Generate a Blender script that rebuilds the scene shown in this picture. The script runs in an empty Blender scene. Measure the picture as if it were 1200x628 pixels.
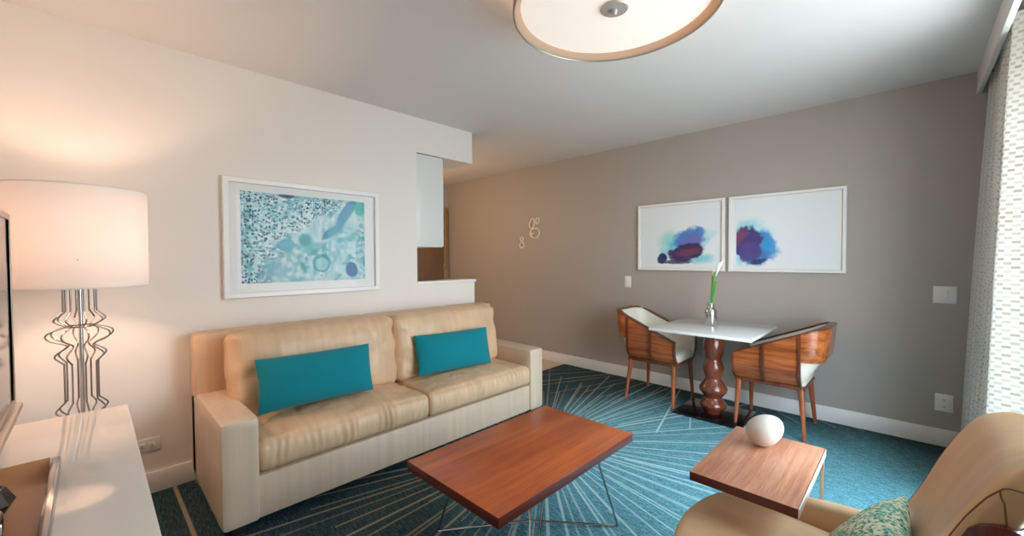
import bpy, bmesh, math, random
from mathutils import Vector, Matrix, noise
random.seed(7)
PI = math.pi
S = bpy.context.scene
COL = S.collection

# ------------------------------------------------------------------ materials
def lin(c):
    return tuple(((v/255)/12.92 if v/255 <= .04045 else ((v/255+.055)/1.055)**2.4) for v in c) + (1.0,)

class G:
    """small wrapper over a node tree"""
    def __init__(s, mat):
        s.nt = mat.node_tree; s.N = s.nt.nodes; s.L = s.nt.links
    def put(s, sock, v):
        if isinstance(v, bpy.types.NodeSocket): s.L.new(v, sock)
        else: sock.default_value = v
    def m(s, op, a, b=None, c=None, clamp=False):
        n = s.N.new('ShaderNodeMath'); n.operation = op; n.use_clamp = clamp
        s.put(n.inputs[0], a)
        if b is not None: s.put(n.inputs[1], b)
        if c is not None: s.put(n.inputs[2], c)
        return n.outputs[0]
    def mix(s, f, a, b, mode='MIX'):
        n = s.N.new('ShaderNodeMix'); n.data_type = 'RGBA'; n.blend_type = mode; n.clamp_factor = True
        s.put(n.inputs[0], f); s.put(n.inputs[6], a); s.put(n.inputs[7], b)
        return n.outputs[2]
    def coord(s, kind='Object'):
        return s.N.new('ShaderNodeTexCoord').outputs[kind]
    def map(s, v, scale=(1, 1, 1), rot=(0, 0, 0), loc=(0, 0, 0)):
        n = s.N.new('ShaderNodeMapping'); s.L.new(v, n.inputs[0])
        n.inputs['Scale'].default_value = scale; n.inputs['Rotation'].default_value = rot; n.inputs['Location'].default_value = loc
        return n.outputs[0]
    def xyz(s, v):
        n = s.N.new('ShaderNodeSeparateXYZ'); s.L.new(v, n.inputs[0]); return n.outputs
    def noise(s, v, scale, detail=3, rough=.5, dist=0.0):
        n = s.N.new('ShaderNodeTexNoise'); s.L.new(v, n.inputs['Vector'])
        n.inputs['Scale'].default_value = scale; n.inputs['Detail'].default_value = detail
        n.inputs['Roughness'].default_value = rough; n.inputs['Distortion'].default_value = dist
        return n.outputs[0]
    def voro(s, v, scale, feature='F1'):
        n = s.N.new('ShaderNodeTexVoronoi'); n.feature = feature; s.L.new(v, n.inputs['Vector']); n.inputs['Scale'].default_value = scale
        return n.outputs
    def ss(s, x, lo, hi):
        n = s.N.new('ShaderNodeMapRange'); n.interpolation_type = 'SMOOTHSTEP'
        s.put(n.inputs[0], x); n.inputs[1].default_value = lo; n.inputs[2].default_value = hi
        return n.outputs[0]
    def white(s, w):
        n = s.N.new('ShaderNodeTexWhiteNoise'); n.noise_dimensions = '1D'; s.put(n.inputs['W'], w)
        return n.outputs
    def bump(s, h, strength, dist=.01):
        n = s.N.new('ShaderNodeBump'); s.L.new(h, n.inputs['Height']); n.inputs['Strength'].default_value = strength
        n.inputs['Distance'].default_value = dist; return n.outputs[0]
    def bsdf(s): return s.N['Principled BSDF']
    def out(s): return s.N['Material Output']

def M(name, col=(200, 200, 200), rough=.5, metal=0., spec=.5):
    m = bpy.data.materials.new(name); m.use_nodes = True
    b = m.node_tree.nodes['Principled BSDF']
    b.inputs['Base Color'].default_value = lin(col); b.inputs['Roughness'].default_value = rough
    b.inputs['Metallic'].default_value = metal; b.inputs['Specular IOR Level'].default_value = spec
    return m

def mottled(name, col, rough, amt=.06, scale=6, bump=0., bscale=60, spec=.5):
    m = M(name, col, rough, 0, spec); g = G(m); v = g.coord()
    n = g.noise(v, scale, 4)
    a = lin(col); lo = tuple(x*(1-amt) for x in a[:3])+(1,); hi = tuple(min(1, x*(1+amt)) for x in a[:3])+(1,)
    g.put(g.bsdf().inputs['Base Color'], g.mix(n, lo, hi))
    if bump: g.put(g.bsdf().inputs['Normal'], g.bump(g.noise(v, bscale, 2), bump, .004))
    return m

def wood(name, dark, light, axis='X', scale=1., rough=.3, coat=.2):
    m = M(name, light, rough); g = G(m); v = g.coord()
    sc = {'X': (1.2, 22, 22), 'Y': (22, 1.2, 22), 'Z': (22, 22, 1.2)}[axis]
    sc = tuple(x*scale for x in sc)
    mv = g.map(v, sc)
    n1 = g.noise(mv, 1.0, 5, .6, .4)
    n2 = g.noise(g.map(v, tuple(x*4 for x in sc)), 1.6, 3, .6)
    n3 = g.noise(v, 2.5, 2)
    f = g.m('ADD', g.m('MULTIPLY', n1, .6), g.m('ADD', g.m('MULTIPLY', n2, .3), g.m('MULTIPLY', n3, .25)))
    f = g.ss(f, .36, .80)
    b = g.bsdf()
    g.put(b.inputs['Base Color'], g.mix(f, lin(dark), lin(light)))
    g.put(b.inputs['Roughness'], g.m('ADD', g.m('MULTIPLY', n2, .12), rough-.06))
    b.inputs['Coat Weight'].default_value = coat; b.inputs['Coat Roughness'].default_value = .18
    return m

def leather(name, col, rough=.42, wrinkle=.25):
    m = M(name, col, rough, 0, .45); g = G(m); v = g.coord()
    n = g.noise(v, 3.5, 3); a = lin(col)
    st = g.noise(g.map(v, (4, 26, .8)), 1.0, 2)
    f = g.m('ADD', g.m('MULTIPLY', n, .55), g.m('MULTIPLY', st, .45))
    g.put(g.bsdf().inputs['Base Color'], g.mix(g.ss(f, .3, .7), tuple(x*.88 for x in a[:3])+(1,), tuple(min(1, x*1.09) for x in a[:3])+(1,)))
    w = g.noise(g.map(v, (10, 10, 3.0)), 1.5, 3, .5, .6)
    grain = g.voro(v, 420)[0]
    h = g.m('ADD', g.m('MULTIPLY', w, 1.0), g.m('MULTIPLY', grain, .05))
    g.put(g.bsdf().inputs['Normal'], g.bump(h, wrinkle, .012))
    return m

def fabric(name, col, scale=500, amt=.25, rough=.9):
    m = M(name, col, rough, 0, .2); g = G(m); v = g.coord()
    n = g.noise(v, scale, 2); n2 = g.noise(v, 5, 3); a = lin(col)
    f = g.m('ADD', g.m('MULTIPLY', n, .7), g.m('MULTIPLY', n2, .3))
    g.put(g.bsdf().inputs['Base Color'], g.mix(f, tuple(x*(1-amt) for x in a[:3])+(1,), tuple(min(1, x*(1+amt)) for x in a[:3])+(1,)))
    g.put(g.bsdf().inputs['Normal'], g.bump(n, .25, .002))
    g.bsdf().inputs['Sheen Weight'].default_value = .15
    return m

WALL = mottled('warm white wall paint', (233, 226, 218), .62, .015, 3, .05, 220)
GREY = mottled('taupe wallcovering', (173, 165, 157), .55, .03, 5, .10, 300)
CEIL = mottled('ceiling paint', (222, 219, 216), .8, .012, 2)
TRIM = mottled('white trim paint', (238, 234, 230), .35, .01)
STONE = mottled('cream stone tile', (205, 180, 155), .35, .12, 9)
LEATH = leather('sofa tan leather', (212, 177, 141), .40, .45)
LEATH_F = leather('sofa base leather', (209, 186, 162), .40, .12)
LOUNGE = leather('lounge chair leather', (211, 172, 130), .36, .03)
PIPING = M('brown seam piping', (138, 96, 60), .5)
TEAL = fabric('teal pillow cloth', (6, 122, 134))
CHERRY = wood('cherry table wood', (150, 62, 26), (206, 104, 48), 'Y', .55, .30, .25)
CHERRY_E = wood('cherry edge wood', (86, 30, 18), (118, 48, 30), 'Y', .55, .35, .2)
WALNUT = wood('walnut side table wood', (168, 106, 76), (222, 160, 124), 'Y', 2.0, .36, .15)
WALNUT_E = wood('walnut edge wood', (84, 34, 24), (120, 54, 38), 'X', 1.0, .35, .2)
VENEER = wood('dining chair veneer', (112, 50, 22), (216, 122, 64), 'X', .7, .24, .35)
VEN_EDGE = wood('dining chair edge wood', (74, 34, 20), (126, 64, 36), 'Z', 1., .3, .3)
LEGWOOD = wood('dining chair leg wood', (128, 62, 34), (186, 104, 62), 'Z', 1.2, .3, .3)
MAHOG = wood('turned mahogany', (84, 38, 22), (142, 72, 44), 'Z', .7, .2, .5)
SHELLWOOD = wood('lounge shell rosewood', (72, 22, 12), (128, 50, 30), 'Z', .8, .2, .6)
DOORWOOD = wood('brown hall door wood', (104, 82, 62), (124, 98, 74), 'Z', .5, .45, .05)
UPH = mottled('ivory upholstery', (226, 217, 202), .6, .03, 8)
QUARTZ = mottled('white quartz', (232, 232, 230), .12, .02, 12)
GLOSSW = mottled('glossy white lacquer', (238, 228, 218), .09, .01, 4)
CAB = mottled('white cabinet lacquer', (222, 222, 219), .3, .01)
CHROME = M('polished chrome', (205, 205, 208), .1, 1.)
DARKCH = M('smoked chrome', (158, 154, 152), .14, 1.)
NICKEL = M('brushed nickel', (178, 170, 160), .32, 1.)
FINIAL = M('satin nickel finial', (196, 186, 178), .4, .25)
SATIN = M('satin steel', (228, 222, 214), .38, .85)
BLACKG = M('black glass plate', (14, 14, 16), .08)
BLACK = M('black plastic', (22, 22, 24), .4)
DARKBR = M('dark bronze metal', (52, 42, 36), .3, .6)
EGG = mottled('cream ceramic', (212, 199, 184), .5, .06, 16)
CREAM = M('cream plaster ring', (244, 230, 208), .5)
SWITCH = M('white switch plastic', (236, 232, 228), .3)
SLOT = M('dark socket slot', (70, 66, 62), .5)
PAPER = M('white mat board', (238, 238, 236), .7)
FRAMEW = mottled('white frame lacquer', (238, 236, 234), .3, .01)
TRAYL = mottled('copper tan tray leather', (224, 160, 112), .4, .05, 8)
GREEN = mottled('green stem', (78, 160, 62), .4, .15, 12)
PETAL = M('white petal', (245, 240, 232), .5)
FOOT = M('dark sofa foot', (40, 30, 26), .5)

# glass: clear with a grazing reflection
def pane(name, f0):
    m = bpy.data.materials.new(name); m.use_nodes = True
    g = G(m); g.N.remove(g.bsdf())
    tr = g.N.new('ShaderNodeBsdfTransparent'); gl = g.N.new('ShaderNodeBsdfGlossy'); gl.inputs['Roughness'].default_value = .02
    lw = g.N.new('ShaderNodeLayerWeight'); lw.inputs[0].default_value = .5
    f = g.m('ADD', f0, g.m('MULTIPLY', 1-f0, g.m('POWER', lw.outputs['Facing'], 5)))
    mx = g.N.new('ShaderNodeMixShader'); g.L.new(f, mx.inputs[0]); g.L.new(tr.outputs[0], mx.inputs[1]); g.L.new(gl.outputs[0], mx.inputs[2])
    g.L.new(mx.outputs[0], g.out().inputs[0]); return m
GLASS = pane('clear window glass', .04)
ARGLASS = pane('clear picture glass', .005)

def translucent(name, col, mixf, rough=.9):
    m = M(name, col, rough, 0, .2); g = G(m)
    t = g.N.new('ShaderNodeBsdfTranslucent'); t.inputs[0].default_value = lin(col)
    mx = g.N.new('ShaderNodeMixShader'); mx.inputs[0].default_value = mixf
    g.L.new(g.bsdf().outputs[0], mx.inputs[1]); g.L.new(t.outputs[0], mx.inputs[2]); g.L.new(mx.outputs[0], g.out().inputs[0])
    return m, g, t
SHADE, _, _ = translucent('white linen lamp shade', (250, 244, 240), .20)

DIFF = M('lit frosted diffuser', (250, 240, 230), .4); b = DIFF.node_tree.nodes['Principled BSDF']
b.inputs['Emission Color'].default_value = (1, .86, .74, 1); b.inputs['Emission Strength'].default_value = .36
DRUM, _, _ = translucent('beige drum shade cloth', (222, 202, 180), .4)

# sheer woven curtain: rows of small beige blocks on off-white, seen with light behind
CURT, g, t = translucent('woven sheer curtain', (196, 190, 178), .05)
uv = g.coord('UV')
br = g.N.new('ShaderNodeTexBrick'); g.L.new(g.map(uv, (24, 34, 1)), br.inputs['Vector'])
br.offset = .5; br.inputs['Scale'].default_value = 1; br.inputs['Mortar Size'].default_value = .16; br.inputs['Mortar Smooth'].default_value = .3
br.inputs['Color1'].default_value = lin((164, 152, 132)); br.inputs['Color2'].default_value = lin((194, 186, 170)); br.inputs['Mortar'].default_value = lin((206, 203, 196))
br.inputs['Brick Width'].default_value = .6; br.inputs['Row Height'].default_value = .7
ux = g.xyz(uv)[0]
stripe = g.ss(g.noise(g.map(uv, (9, .02, 1)), 1.0, 1), .42, .56)
cc = g.mix(g.m('MULTIPLY', stripe, .6), br.outputs[0], lin((208, 208, 204)))
g.put(g.bsdf().inputs['Base Color'], cc); g.put(t.inputs[0], cc)

# carpet: teal loop pile with bursts of thin pale rays
CARP = M('teal burst carpet', (40, 120, 140), .95, 0, .15); g = G(CARP); P = g.coord(); X, Y, _z = g.xyz(P)
fine = g.noise(g.map(P, (1, 1, 1), (0, 0, .35)), 95, 2, .7)
weave = g.noise(g.map(P, (18, 150, 1), (0, 0, .79)), 1., 2, .6)
broad = g.noise(P, 1.6, 3)
def burst(cx, cy, n, seed, r0, r1, width):
    dx = g.m('SUBTRACT', X, cx); dy = g.m('SUBTRACT', Y, cy)
    r = g.m('SQRT', g.m('ADD', g.m('MULTIPLY', dx, dx), g.m('MULTIPLY', dy, dy)))
    a = g.m('MULTIPLY', g.m('ADD', g.m('DIVIDE', g.m('ARCTAN2', dy, dx), 2*PI), .5), n)
    c = g.m('FLOOR', a); w = g.white(g.m('ADD', c, seed)); wr, wg, wb = g.xyz(w[1])
    off = g.m('ADD', .5, g.m('MULTIPLY', g.m('SUBTRACT', wr, .5), .55))
    d = g.m('MULTIPLY', g.m('ABSOLUTE', g.m('SUBTRACT', g.m('SUBTRACT', a, c), off)), g.m('MULTIPLY', r, 2*PI/n))
    wd = g.m('MULTIPLY', width, g.m('ADD', .55, g.m('MULTIPLY', wb, .9)))
    line = g.m('SUBTRACT', 1, g.ss(g.m('DIVIDE', d, wd), .55, 1.15))
    lo = g.m('ADD', r0, g.m('MULTIPLY', wg, .45)); hi = g.m('ADD', r1, g.m('MULTIPLY', wb, .75))
    k = g.m('MULTIPLY', g.m('GREATER_THAN', r, lo), g.m('LESS_THAN', r, hi))
    return g.m('MULTIPLY', g.m('MULTIPLY', line, k), g.m('ADD', .35, g.m('MULTIPLY', wg, .65)))
lines = None
for b_ in [(1.2, -1.88, 67, 3, .14, 1.35, .0075), (1.2, -1.88, 53, 60, .25, 1.0, .0055), (1.2, 1.05, 67, 120, .3, 1.6, .0062), (-.9, -3.9, 41, 200, .4, 1.0, .009), (3.9, -3.4, 57, 300, .2, 1.0, .0085)]:
    l = burst(*b_); lines = l if lines is None else g.m('MAXIMUM', lines, l)
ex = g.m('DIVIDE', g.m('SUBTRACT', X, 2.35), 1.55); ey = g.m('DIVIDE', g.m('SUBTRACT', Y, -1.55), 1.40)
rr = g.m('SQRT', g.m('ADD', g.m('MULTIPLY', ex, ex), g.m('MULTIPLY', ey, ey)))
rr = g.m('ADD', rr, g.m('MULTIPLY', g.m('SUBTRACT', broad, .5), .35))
t_ = g.m('SUBTRACT', 1, g.ss(rr, .62, 1.22))  # pattern's bright zone; its offset also paints in window sheen and table shading
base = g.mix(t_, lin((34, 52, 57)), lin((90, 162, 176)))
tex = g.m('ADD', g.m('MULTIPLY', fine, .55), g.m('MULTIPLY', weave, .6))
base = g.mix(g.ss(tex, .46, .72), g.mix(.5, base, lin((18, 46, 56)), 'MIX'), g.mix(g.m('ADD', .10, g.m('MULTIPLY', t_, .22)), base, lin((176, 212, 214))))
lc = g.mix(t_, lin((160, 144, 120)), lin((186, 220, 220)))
colr = g.mix(g.m('MULTIPLY', lines, g.m('ADD', .62, g.m('MULTIPLY', weave, .75)), clamp=True), base, lc)
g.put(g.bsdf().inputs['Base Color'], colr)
g.put(g.bsdf().inputs['Normal'], g.bump(tex, .35, .004))

# ink-blot prints
def blob(g, x, z, cx, cz, rx, rz, ang=0., soft=(1.05, .8), nz=None, na=.5):
    ca, sa = math.cos(ang), math.sin(ang)
    dx = g.m('SUBTRACT', x, cx); dz = g.m('SUBTRACT', z, cz)
    u = g.m('DIVIDE', g.m('ADD', g.m('MULTIPLY', dx, ca), g.m('MULTIPLY', dz, sa)), rx)
    w = g.m('DIVIDE', g.m('SUBTRACT', g.m('MULTIPLY', dz, ca), g.m('MULTIPLY', dx, sa)), rz)
    d = g.m('SQRT', g.m('ADD', g.m('MULTIPLY', u, u), g.m('MULTIPLY', w, w)))
    if nz is not None: d = g.m('ADD', d, g.m('MULTIPLY', g.m('SUBTRACT', nz, .5), na))
    return g.m('SUBTRACT', 1, g.ss(d, soft[1], soft[0]))

def water_print(name, blobs):
    m = M(name, (236, 240, 242), .6); g = G(m); v = g.coord(); x, _, z = g.xyz(v)
    nz = g.noise(v, 14, 4, .6); n2 = g.noise(v, 30, 3)
    c = lin((236, 241, 244))
    for (cx, cz, rx, rz, ang, soft, col, al) in blobs:
        f = g.m('MULTIPLY', blob(g, x, z, cx, cz, rx, rz, ang, soft, nz, 1.0), g.m('ADD', al-.15, g.m('MULTIPLY', n2, .3)), clamp=True)
        c = g.mix(f, c, lin(col))
    g.put(g.bsdf().inputs['Base Color'], c)
    return m
s1 = .00203
def a1(zx, zy): return ((zx-299)*s1, (330-zy)*s1)
W1 = water_print('plum and aqua wash print', [
    a1(250, 350)+(.10, .10, 0, (1.5, .3), (150, 226, 214), .8),
    a1(330, 370)+(.24, .11, .35, (1.35, .6), (120, 214, 232), .9),
    a1(400, 440)+(.12, .05, 0, (1.4, .5), (110, 210, 225), .8),
    a1(345, 345)+(.16, .10, .35, (1.2, .75), (72, 128, 206), .95),
    a1(402, 312)+(.05, .05, 0, (1.2, .7), (60, 140, 206), .9),
    a1(365, 352)+(.12, .08, .4, (1.2, .7), (120, 108, 186), .7),
    a1(335, 412)+(.19, .085, .2, (1.12, .85), (62, 42, 98), 1.),
    a1(350, 410)+(.13, .035, .15, (1.3, .5), (122, 66, 88), .8),
    a1(215, 440)+(.055, .05, 0, (1.2, .8), (30, 46, 90), 1.),
    a1(280, 458)+(.18, .022, 0, (1.2, .7), (48, 48, 100), .9)])
def a2(zx, zy): return ((zx-832)*.00146, (325-zy)*.00187)
W2 = water_print('plum and blue wash print', [
    a2(650, 370)+(.16, .19, 0, (1.35, .65), (126, 218, 234), .85),
    a2(735, 380)+(.09, .14, .5, (1.25, .75), (44, 150, 216), .95),
    a2(690, 440)+(.12, .07, 0, (1.2, .7), (70, 120, 190), .9),
    a2(632, 365)+(.12, .15, -.9, (1.12, .85), (76, 56, 124), 1.),
    a2(660, 420)+(.08, .09, -.8, (1.15, .8), (84, 72, 140), .95),
    a2(605, 335)+(.05, .08, -.5, (1.3, .4), (140, 74, 92), .7),
    a2(700, 462)+(.09, .022, .2, (1.2, .7), (30, 60, 100), .9)])

AQUA = M('aqua speckled print', (150, 205, 210), .5); g = G(AQUA); v = g.coord(); x, _, z = g.xyz(v)
def a3(zx, zy):
    t = (zx-118)/539; top = 122+53*t; bot = 525-15*t
    return (t*.846-.423, .305-(zy-top)/(bot-top)*.61)
n1 = g.noise(v, 7, 4, .6, .8); n2 = g.noise(v, 34, 4, .7); n3 = g.noise(v, 3, 2); nz = g.noise(v, 12, 3)
c = g.mix(g.ss(n1, .34, .66), lin((190, 220, 224)), lin((84, 178, 190)))
c = g.mix(g.m('MULTIPLY', g.ss(n3, .45, .65), .6), c, lin((64, 168, 178)))
vw = g.voro(v, 40); c = g.mix(g.m('MULTIPLY', g.ss(g.xyz(vw[1])[1], .6, .66), .5), c, lin((222, 236, 236)))
c = g.mix(g.m('MULTIPLY', g.ss(n2, .55, .68), .75), c, lin((226, 238, 236)))
c = g.mix(g.m('MULTIPLY', g.ss(n2, .45, .32), .6), c, lin((60, 150, 170)))
vo = g.voro(v, 62)
dots = g.m('MULTIPLY', g.ss(vo[0], .55, .40), g.ss(g.xyz(vo[1])[0], .38, .42))
band = g.m('MAXIMUM', blob(g, x, z, *a3(150, 300), .20, .50, -.25, (1.5, .7), nz, .8), g.m('MAXIMUM', blob(g, x, z, *a3(290, 265), .26, .075, .5, (1.3, .6), nz, .8), blob(g, x, z, *a3(430, 190), .22, .07, .2, (1.3, .6), nz, .8)))
c = g.mix(g.m('MULTIPLY', band, g.m('MULTIPLY', dots, .92)), c, lin((16, 50, 96)))
for (zx, zy, rx, rz, an, so, cl, al) in [
    (560, 215, .13, .04, .95, (1.15, .85), (36, 134, 178), .9), (495, 295, .11, .028, .65, (1.15, .85), (40, 146, 172), .85),
    (630, 200, .06, .06, 0, (1.2, .7), (60, 184, 170), .8), (470, 300, .05, .02, .7, (1.2, .8), (50, 150, 176), .7),
    (285, 355, .058, .044, 0, (1.05, .92), (52, 160, 182), .9), (368, 335, .056, .056, 0, (1.05, .92), (92, 186, 186), .8), (366, 335, .040, .042, 0, (1.05, .9), (22, 146, 160), .95),
    (405, 385, .025, .027, 0, (1.05, .9), (26, 160, 160), .95), (438, 435, .065, .068, 0, (1.05, .94), (40, 156, 170), .9), (440, 440, .046, .05, 0, (1.05, .9), (160, 210, 212), .9),
    (355, 450, .02, .026, 0, (1.1, .85), (34, 160, 158), .9), (582, 465, .046, .06, .2, (1.05, .92), (22, 96, 160), .95), (290, 140, .05, .018, 0, (1.2, .8), (30, 66, 108), .9),
    (230, 460, .08, .06, .3, (1.4, .5), (120, 176, 200), .5)]:
    c = g.mix(g.m('MULTIPLY', blob(g, x, z, *a3(zx, zy), rx, rz, an, so, nz, .18), al), c, lin(cl))
g.put(g.bsdf().inputs['Base Color'], c)

# green and cream speckled pillow cloth
SPECK = M('green leaf print cloth', (180, 200, 170), .9, 0, .2); g = G(SPECK); v = g.coord()
vo = g.voro(g.map(v, (1, 1, 1)), 125); cellc = g.xyz(vo[1])
c = g.mix(g.ss(cellc[0], .45, .5), lin((226, 220, 186)), lin((86, 176, 152)))
c = g.mix(g.m('MULTIPLY', g.ss(cellc[1], .72, .75), .9), c, lin((28, 122, 112)))
c = g.mix(g.m('MULTIPLY', g.ss(vo[0], .45, .62), .7), c, lin((214, 214, 184)))
g.put(g.bsdf().inputs['Base Color'], c)

# ------------------------------------------------------------------ object helpers
def finish(name, bm, mat, parent=None, smooth=40, loc=None):
    bmesh.ops.remove_doubles(bm, verts=bm.verts, dist=1e-6)
    bmesh.ops.recalc_face_normals(bm, faces=bm.faces)
    me = bpy.data.meshes.new(name); bm.to_mesh(me); bm.free()
    for p in me.polygons: p.use_smooth = True
    me.set_sharp_from_angle(angle=math.radians(smooth))
    me.materials.append(mat)
    o = bpy.data.objects.new(name, me); COL.objects.link(o)
    if parent: o.parent = parent
    if loc: o.location = loc
    return o

def thing(name, label, cat, loc=(0, 0, 0), rz=0, group=None):
    o = bpy.data.objects.new(name, None); COL.objects.link(o); o.empty_display_size = .1
    o.location = loc; o.rotation_euler = (0, 0, rz); tag(o, label, cat, group); return o
def tag(o, label, cat, group=None):
    o['label'] = label; o['category'] = cat
    if group: o['group'] = group
    return o
def struct(o):
    o['kind'] = 'structure'; return o

def box(bm, x0, x1, y0, y1, z0, z1, bev=0., seg=2, rot=None):
    r = bmesh.ops.create_cube(bm, size=1)
    vs = r['verts']
    for v in vs:
        v.co = Vector(((x0+x1)/2+v.co.x*(x1-x0), (y0+y1)/2+v.co.y*(y1-y0), (z0+z1)/2+v.co.z*(z1-z0)))
    if bev:
        es = list({e for v in vs for e in v.link_edges})
        r2 = bmesh.ops.bevel(bm, geom=es, offset=bev, segments=seg, affect='EDGES', profile=.5)
    return bm
def BX(*a, **k): return box(bmesh.new(), *a, **k)

def lathe(bm, prof, n=32, c=(0, 0, 0), caps=True, ph=0):
    rings = []
    for (r, z) in prof:
        rings.append([bm.verts.new((c[0]+r*math.cos(ph+2*PI*i/n), c[1]+r*math.sin(ph+2*PI*i/n), c[2]+z)) for i in range(n)])
    for a, b in zip(rings, rings[1:]):
        for i in range(n): bm.faces.new((a[i], a[(i+1) % n], b[(i+1) % n], b[i]))
    if caps:
        if prof[0][0] > 1e-5: bm.faces.new(rings[0])
        if prof[-1][0] > 1e-5: bm.faces.new(rings[-1])
    return bm

def tube(bm, pts, r, n=8, closed=False):
    pts = [Vector(p) for p in pts]; k = len(pts)
    rs = r if isinstance(r, (list, tuple)) else [r]*k
    rings = []; up = None
    for i, p in enumerate(pts):
        a = pts[(i-1) % k] if (closed or i > 0) else p
        b = pts[(i+1) % k] if (closed or i < k-1) else p
        t = (b-a).normalized()
        if up is None:
            up = Vector((0, 0, 1)) if abs(t.z) < .9 else Vector((1, 0, 0))
        s = t.cross(up).normalized(); up = s.cross(t).normalized()
        rings.append([bm.verts.new(p+(s*math.cos(2*PI*j/n)+up*math.sin(2*PI*j/n))*rs[i]) for j in range(n)])
    m = k if closed else k-1
    for i in range(m):
        a, b = rings[i], rings[(i+1) % k]
        for j in range(n): bm.faces.new((a[j], a[(j+1) % n], b[(j+1) % n], b[j]))
    if not closed: bm.faces.new(rings[0]); bm.faces.new(rings[-1])
    return bm

def grid(bm, P, nu, nv):
    vs = [[bm.verts.new(P(i/nu, j/nv)) for j in range(nv+1)] for i in range(nu+1)]
    for i in range(nu):
        for j in range(nv): bm.faces.new((vs[i][j], vs[i+1][j], vs[i+1][j+1], vs[i][j+1]))
    return vs

def soft_box(sx, sy, sz, r, n=(16, 16, 8), f=None):
    """densely gridded box with rounded edges, centred at the origin; f(p, q) displaces, q in -1..1"""
    bm = bmesh.new(); h = Vector((sx/2, sy/2, sz/2))
    def face(ax, sg):
        a, b = [(1, 2), (2, 0), (0, 1)][ax]
        def P(u, w):
            q = [0, 0, 0]; q[ax] = sg; q[a] = -1+2*u; q[b] = -1+2*w
            # denser near the edges
            for k in (a, b): q[k] = math.sin(q[k]*PI/2)*.55+q[k]*.45
            p = Vector((q[0]*h.x, q[1]*h.y, q[2]*h.z))
            inner = Vector([max(-h[k]+r, min(h[k]-r, p[k])) for k in range(3)])
            d = p-inner
            if d.length > 1e-9: p = inner+d.normalized()*r
            return f(p, Vector(q)) if f else p
        grid(bm, P, n[a], n[b])
    for ax in range(3):
        for sg in (-1, 1): face(ax, sg)
    bmesh.ops.remove_doubles(bm, verts=bm.verts, dist=1e-5)
    return bm

def move(bm, loc=(0, 0, 0), rot=None):
    m = Matrix.Translation(loc)
    if rot: m = m @ rot
    bmesh.ops.transform(bm, matrix=m, verts=bm.verts); return bm
def RX(a): return Matrix.Rotation(a, 4, 'X')
def RY(a): return Matrix.Rotation(a, 4, 'Y')
def RZ(a): return Matrix.Rotation(a, 4, 'Z')

# ------------------------------------------------------------------ the room
H = 2.6
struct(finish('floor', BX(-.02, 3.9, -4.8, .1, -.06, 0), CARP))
struct(finish('floor_hall', BX(-2.6, -.02, -2.4, .1, -.06, 0), STONE))
struct(finish('ceiling', BX(-2.6, 3.9, -4.8, .1, H, H+.08), CEIL))
struct(finish('wall_back', BX(-2.6, 3.9, 0, .1, 0, H), GREY))
bm = bmesh.new()
box(bm, -.12, 0, -4.8, -2.19, 0, H)
struct(finish('wall_left', bm, WALL))
bm = BX(-.12, 0, -2.19, -1.526, 0, 1.122)
hw = struct(finish('wall_half', bm, WALL))
cp = struct(finish('trim_1', BX(-.14, .014, -2.19, -1.512, 1.122, 1.147, bev=.004), TRIM))
struct(finish('wall_header', BX(-2.46, 0, -2.19, -1.545, 2.295, H), WALL))
struct(finish('wall_kitchen', BX(-2.46, -.12, -2.30, -2.19, 0, H), WALL))
struct(finish('wall_hall', BX(-2.6, -2.46, -2.4, 0, 0, H), GREY))
struct(finish('wall_camera_side', BX(-.12, 3.9, -4.8, -4.66, 0, H), WALL))
bm = bmesh.new()                                                    # window wall with its opening
WX = 3.72; wy0, wy1, wz0, wz1 = -3.7, -.45, .12, 2.36
box(bm, WX, WX+.16, -4.8, wy0, 0, H); box(bm, WX, WX+.16, wy1, .1, 0, H)
box(bm, WX, WX+.16, wy0, wy1, 0, wz0); box(bm, WX, WX+.16, wy0, wy1, wz1, H)
struct(finish('wall_right', bm, WALL))
bm = bmesh.new()
for y in (wy0+.03, wy0+(wy1-wy0)/3, wy0+2*(wy1-wy0)/3, wy1-.03): box(bm, WX+.04, WX+.11, y-.03, y+.03, wz0, wz1, bev=.005)
for z in (wz0+.03, wz1-.03): box(bm, WX+.04, WX+.11, wy0, wy1, z-.03, z+.03, bev=.005)
win = struct(finish('window_1', bm, TRIM))
finish('glass', BX(WX+.07, WX+.078, wy0+.03, wy1-.03, wz0+.03, wz1-.03), GLASS, win)
# baseboards
def baseboard(name, x0, x1, y0, y1, hgt=.124):
    bm = BX(x0, x1, y0, y1, 0, hgt, bev=.006); struct(finish(name, bm, TRIM))
baseboard('baseboard_back', -2.46, 3.72, -.016, 0)
baseboard('baseboard_left', 0, .016, -4.66, -1.526)
baseboard('baseboard_camera_side', .016, 3.72, -4.66, -4.644)
# valance board in front of the curtain rail
struct(finish('trim_2', BX(3.447, 3.472, -4.66, 0, 2.447, H, bev=.003), TRIM))
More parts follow.
